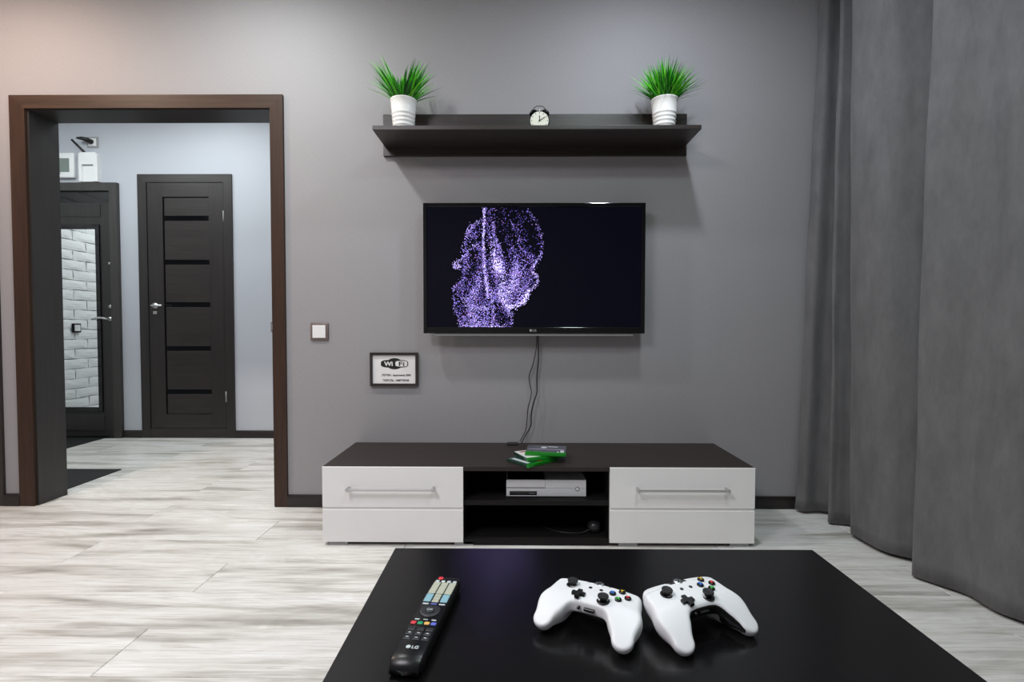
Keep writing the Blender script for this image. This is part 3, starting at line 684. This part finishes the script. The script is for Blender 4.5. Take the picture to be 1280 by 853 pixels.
obj('navigation_ring', lathe(bmesh.new(), [(.0165, 0), (.0165, .0015), (.0145, .0026), (.008, .002)], (0, .001, ztp(0)-.0005), 32), m_kd, rl, True)
obj('ok_key', lathe(bmesh.new(), [(.0068, 0), (.0068, .0026), (.005, .0032)], (0, .001, ztp(0)), 24), m_kd, rl, True)
text('OK', .007, (0, -.0015, ztp(0)+.0034), 'lettering', m_lt, rl, plane='flat')
for k in range(3): key('key', -.0130+k*.0130, -.0215, .0080, .0026, m_lt, .0008)
for k, mt, lb in ((0, m_kr, 'red key'), (1, m_kg, 'green key'), (2, m_ky, 'yellow key'), (3, m_kb, 'blue key')): key('key', -.0156+k*.0104, -.0315, .0082, .0062, mt, lab=lb)
syms = ['■', '►', 'II', '◄◄', '►►', '●', 'TV', 'PIP', 'AD']
for j in range(3):
    for k in range(3):
        key('key', -.0135+k*.0135, -.0445-j*.0105, .0115, .0078, m_kd, .0010, lab='dark grey key')
        flat('key_print', -.0155+k*.0135, -.0115+k*.0135, -.0452-j*.0105, -.0437-j*.0105, ztp(-.045)+.0006, m_lt, rl)
lz = ztp(-.085)+.0010
obj('logo', cyl((-.0045, -.0855, lz-.0008), .0034, .0010, 20), m_lt, rl)
text('LG', .0085, (.0055, -.0886, lz), 'logo_lettering', m_lt, rl, plane='flat', weight=.0002)

# ================================================================ CONTROLLERS (surface nets over a distance field)
def nets(fn, lo, hi, h):
    ax = [np.arange(a, b_+h, h) for a, b_ in zip(lo, hi)]
    X, Y, Z = np.meshgrid(*ax, indexing='ij'); V = fn(X, Y, Z); s = V < 0
    n0, n1, n2 = V.shape; cs = (n0-1, n1-1, n2-1); acc = np.zeros(cs+(3,)); cnt = np.zeros(cs)
    crn = [(i, j, k) for i in (0, 1) for j in (0, 1) for k in (0, 1)]
    sl = lambda A, c_: A[c_[0]:c_[0]+cs[0], c_[1]:c_[1]+cs[1], c_[2]:c_[2]+cs[2]]
    for a in crn:
        for b_ in crn:
            if sum(b_)-sum(a) == 1 and all(p <= q for p, q in zip(a, b_)):
                va, vb = sl(V, a), sl(V, b_); m_ = (va < 0) != (vb < 0)
                t = np.where(m_, va/np.where(va == vb, 1, va-vb), 0)
                for d in range(3): acc[..., d] += np.where(m_, a[d]+t*(b_[d]-a[d]), 0)
                cnt += m_
    ok = cnt > 0; idx = -np.ones(cs, int); idx[ok] = np.arange(ok.sum()); I = np.argwhere(ok)
    pts = (I+acc[ok]/cnt[ok][:, None])*h+np.array([ax[0][0], ax[1][0], ax[2][0]])
    F_ = []
    for d in range(3):
        e = [0, 0, 0]; e[d] = 1; u, v_ = (d+1) % 3, (d+2) % 3
        A = s[:n0-e[0], :n1-e[1], :n2-e[2]]; B = s[e[0]:, e[1]:, e[2]:]
        for i, j, k in np.argwhere(A != B):
            p = [i, j, k]
            if p[u] == 0 or p[v_] == 0 or p[u] >= cs[u] or p[v_] >= cs[v_]: continue
            q = []
            for du, dv in ((-1, -1), (0, -1), (0, 0), (-1, 0)):
                c_ = list(p); c_[u] += du; c_[v_] += dv; q.append(int(idx[tuple(c_)]))
            F_.append(q if A[i, j, k] else q[::-1])
    return pts, F_
def smin(a, b_, k): h_ = np.clip(.5+.5*(b_-a)/k, 0, 1); return b_*(1-h_)+a*h_-k*h_*(1-h_)
def smax(a, b_, k): return -smin(-a, -b_, k)
def capsule(X, Y, Z, a, b_, ra, rb):
    d = [b_[i]-a[i] for i in range(3)]; L = sum(q*q for q in d)
    t = np.clip(((X-a[0])*d[0]+(Y-a[1])*d[1]+(Z-a[2])*d[2])/L, 0, 1)
    return np.sqrt((X-a[0]-t*d[0])**2+(Y-a[1]-t*d[1])**2+(Z-a[2]-t*d[2])**2)-(ra+(rb-ra)*t)
def rbox(X, Y, Z, c, hf, r_):
    q = [np.abs(A-c[i])-hf[i]+r_ for i, A in enumerate((X, Y, Z))]
    return np.sqrt(sum(np.maximum(a, 0)**2 for a in q))+np.minimum(np.maximum.reduce(q), 0)-r_
def ztop(X, Y): return 45-.0011*X*X-np.where(Y < -6, np.maximum(-6-Y, 0)**1.5*.055, 0)-np.where(Y > 22, (Y-22)**2*.018, 0)
def body(X, Y, Z):
    X = np.abs(X)
    d = rbox(X, Y, Z, (0, 10, 31), (56, 32, 18), 16)
    d = smin(d, capsule(X, Y, Z, (42, 15, 28), (53, -20, 25), 27, 23), 18)
    d = smin(d, capsule(X, Y, Z, (53, -20, 25), (58.5, -50, 18), 23, 15.5), 10)
    d = smax(d, (Z-ztop(X, Y))*.92, 3.5)
    # the hollow between the grips, wider towards the tips
    q = rbox(X, Y, Z, (0, -62, 10), (29, 38, 70), 9)-np.clip((-26-Y)*.26, 0, 8)
    d = smax(d, -q, 3.5)
    # underside of the middle is raised off the table
    d = smax(d, -(rbox(X, Y, Z, (0, -22, 2), (34, 40, 20), 10)), 5)
    return d
def sdf_part(fn, lo, hi, h, nm, mat, par, lab=None):
    p, f = nets(fn, lo, hi, h); me = bpy.data.meshes.new(nm); me.from_pydata((p/1000).tolist(), [], f); me.update()
    o = link(nm, me, mat, par, True); ORG[o.name] = Vector((0, 0, 0))
    if lab: o['label'] = lab
    return o
def controller():
    t_ = thing('game_controller', 'x', 'controller', (0, 0, TZ), group='white game controllers on the coffee table', local=True)
    sdf_part(body, (-84, -72, -3), (84, 52, 56), 1.6, 'body', m_ctrl, t_)
    sdf_part(lambda X, Y, Z: np.maximum.reduce([body(X, Y, Z)-.5, np.abs(X)-16, 30-Y, 30-Z]), (-20, 24, 24), (20, 48, 50), 1.0, 'guide_panel', m_ctrl, t_)  # white stands for light reflected in the glossy panel, left controller only
    for s in (-1, 1):
        sdf_part(lambda X, Y, Z: np.maximum.reduce([body(X, Y, Z)-.7, 18-s*X, 27+np.maximum(0, 40-s*X*.9)*.18-Y, 29-Z]), (min(s*14, s*72), 18, 24), (max(s*14, s*72), 50, 50), 1.2, 'bumper', m_ctrl, t_)
        sdf_part(lambda X, Y, Z: rbox(X, Y, Z, (s*43, 40, 21), (14, 9, 11), 8), (min(s*26, s*60), 26, 6), (max(s*26, s*60), 52, 36), 1.5, 'trigger', m_grey, t_)
    mm_ = .001; zt = lambda x, y: float(ztop(np.array(float(x)), np.array(float(y))))-1.2
    for (x, y) in ((-37, 14), (19, -10)):
        z = zt(x, y)
        obj('stick_well', lathe(bmesh.new(), [(.0098, 0), (.0098, .0012), (.0085, .0017), (.006, .001)], (x*mm_, y*mm_, z*mm_), 32), m_black, t_, True)
        st_ = obj('thumbstick', lathe(bmesh.new(), [(.0050, 0), (.0045, .0035), (.0064, .0045), (.0080, .0056), (.0082, .0078), (.0076, .0086), (.006, .0080)], (x*mm_, y*mm_, (z+1)*mm_), 32), m_rubber, t_, True)
    x, y = -19, -10; z = zt(x, y)
    c_ = []; a, b_ = .0034, .0102
    pts = [(-a, -b_), (a, -b_), (a, -a), (b_, -a), (b_, a), (a, a), (a, b_), (-a, b_), (-a, a), (-b_, a), (-b_, -a), (-a, -a)]
    obj('direction_pad', prism(bmesh.new(), [(p[0]+x*mm_, p[1]+y*mm_) for p in pts], 'z', z*mm_, (z+4.6)*mm_), m_black, t_)
    for ch, dx, dy, col in (('A', 0, -11.5, (60, 190, 70)), ('B', 11.5, 0, (224, 52, 56)), ('X', -11.5, 0, (50, 120, 224)), ('Y', 0, 11.5, (226, 190, 60))):
        x, y = 38+dx, 14+dy; z = zt(x, y)
        bt = obj('button', lathe(bmesh.new(), [(.0052, 0), (.0052, .0028), (.0046, .0038), (.003, .0042)], (x*mm_, y*mm_, z*mm_), 24), m_blackg, t_, True, label='black %s button' % ch)
        key_ = 'letter '+ch; mt = bpy.data.materials.get(key_) or M(key_, col, .4)
        text(ch, .0078, (x*mm_, y*mm_-.0028, z*mm_+.0044), 'letter', mt, bt, plane='flat', weight=.0003)
    for x in (-8.5, 8.5):
        z = zt(x, 15); obj('menu_button', lathe(bmesh.new(), [(.0028, 0), (.0028, .0018), (.002, .0022)], (x*mm_, .015, z*mm_), 16), m_black, t_, True)
    gz_ = zt(0, 33)
    gb = obj('guide_button', lathe(bmesh.new(), [(.0072, 0), (.0072, .0022), (.006, .0030)], (0, .033, (gz_+.2)*mm_), 28), m_chrome, t_, True)
    text('X', .0100, (0, .0295, (gz_+.2)*mm_+.0032), 'emblem', m_kd, gb, plane='flat', weight=.0004)
    # chin ports
    obj('expansion_port', nb(-.006, .010, -.0262, -.018, .030, .0340, bev=.0006, seg=1), m_black, t_)
    obj('headphone_jack', cyl((-.014, -.0180, .0325), .0021, .0085, 14, 'y'), m_black, t_, True)
    return t_
ca_ = controller()
def dup(root):
    r = root.copy(); C.objects.link(r)
    for ch in list(root.children):
        c_ = ch.copy(); C.objects.link(c_); c_.parent = r
        for g in ch.children: d = g.copy(); C.objects.link(d); d.parent = c_
    return r
cb_ = dup(ca_)
ca_.location = (.122, -1.770, TZ+.0002); ca_.rotation_euler = (0, 0, math.radians(-26.7)); ca_.scale = (1.05,)*3
ca_['label'] = 'white game controller nearer the remote, turned with its grips to lower right'
cb_.location = (.276, -1.770, TZ+.0002); cb_.rotation_euler = (math.radians(7), 0, math.radians(22.6)); cb_.scale = (1.05,)*3
cb_['label'] = 'white game controller farther from the remote, rightmost thing on the coffee table'
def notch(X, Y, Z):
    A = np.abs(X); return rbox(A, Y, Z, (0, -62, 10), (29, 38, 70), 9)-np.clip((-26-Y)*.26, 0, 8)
sdf_part(lambda X, Y, Z: np.maximum.reduce([body(X, Y, Z)-.6, notch(X, Y, Z)-9, Z-ztop(X, Y)+3.2, Y+8]), (-62, -72, -3), (62, -4, 50), 1.3, 'shade_lining', m_black, cb_, 'black lining painting the shade between the grips')  # black lining added to paint the shade between the grips
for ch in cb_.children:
    if ch.name.startswith('trigger'): ch.data = ch.data.copy(); ch.data.materials[0] = m_black  # triggers blackened to carry on the painted shade below
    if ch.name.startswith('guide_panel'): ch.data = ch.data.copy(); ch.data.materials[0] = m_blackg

bpy.context.view_layer.update()
for c_ in (ca_, cb_):      # let each controller rest on the table top
    lowest = min((ch.matrix_world@v.co).z for ch in c_.children if ch.type == 'MESH' and ch.name.startswith(('body', 'trigger')) for v in ch.data.vertices)
    c_.location.z += TZ+.0002-lowest
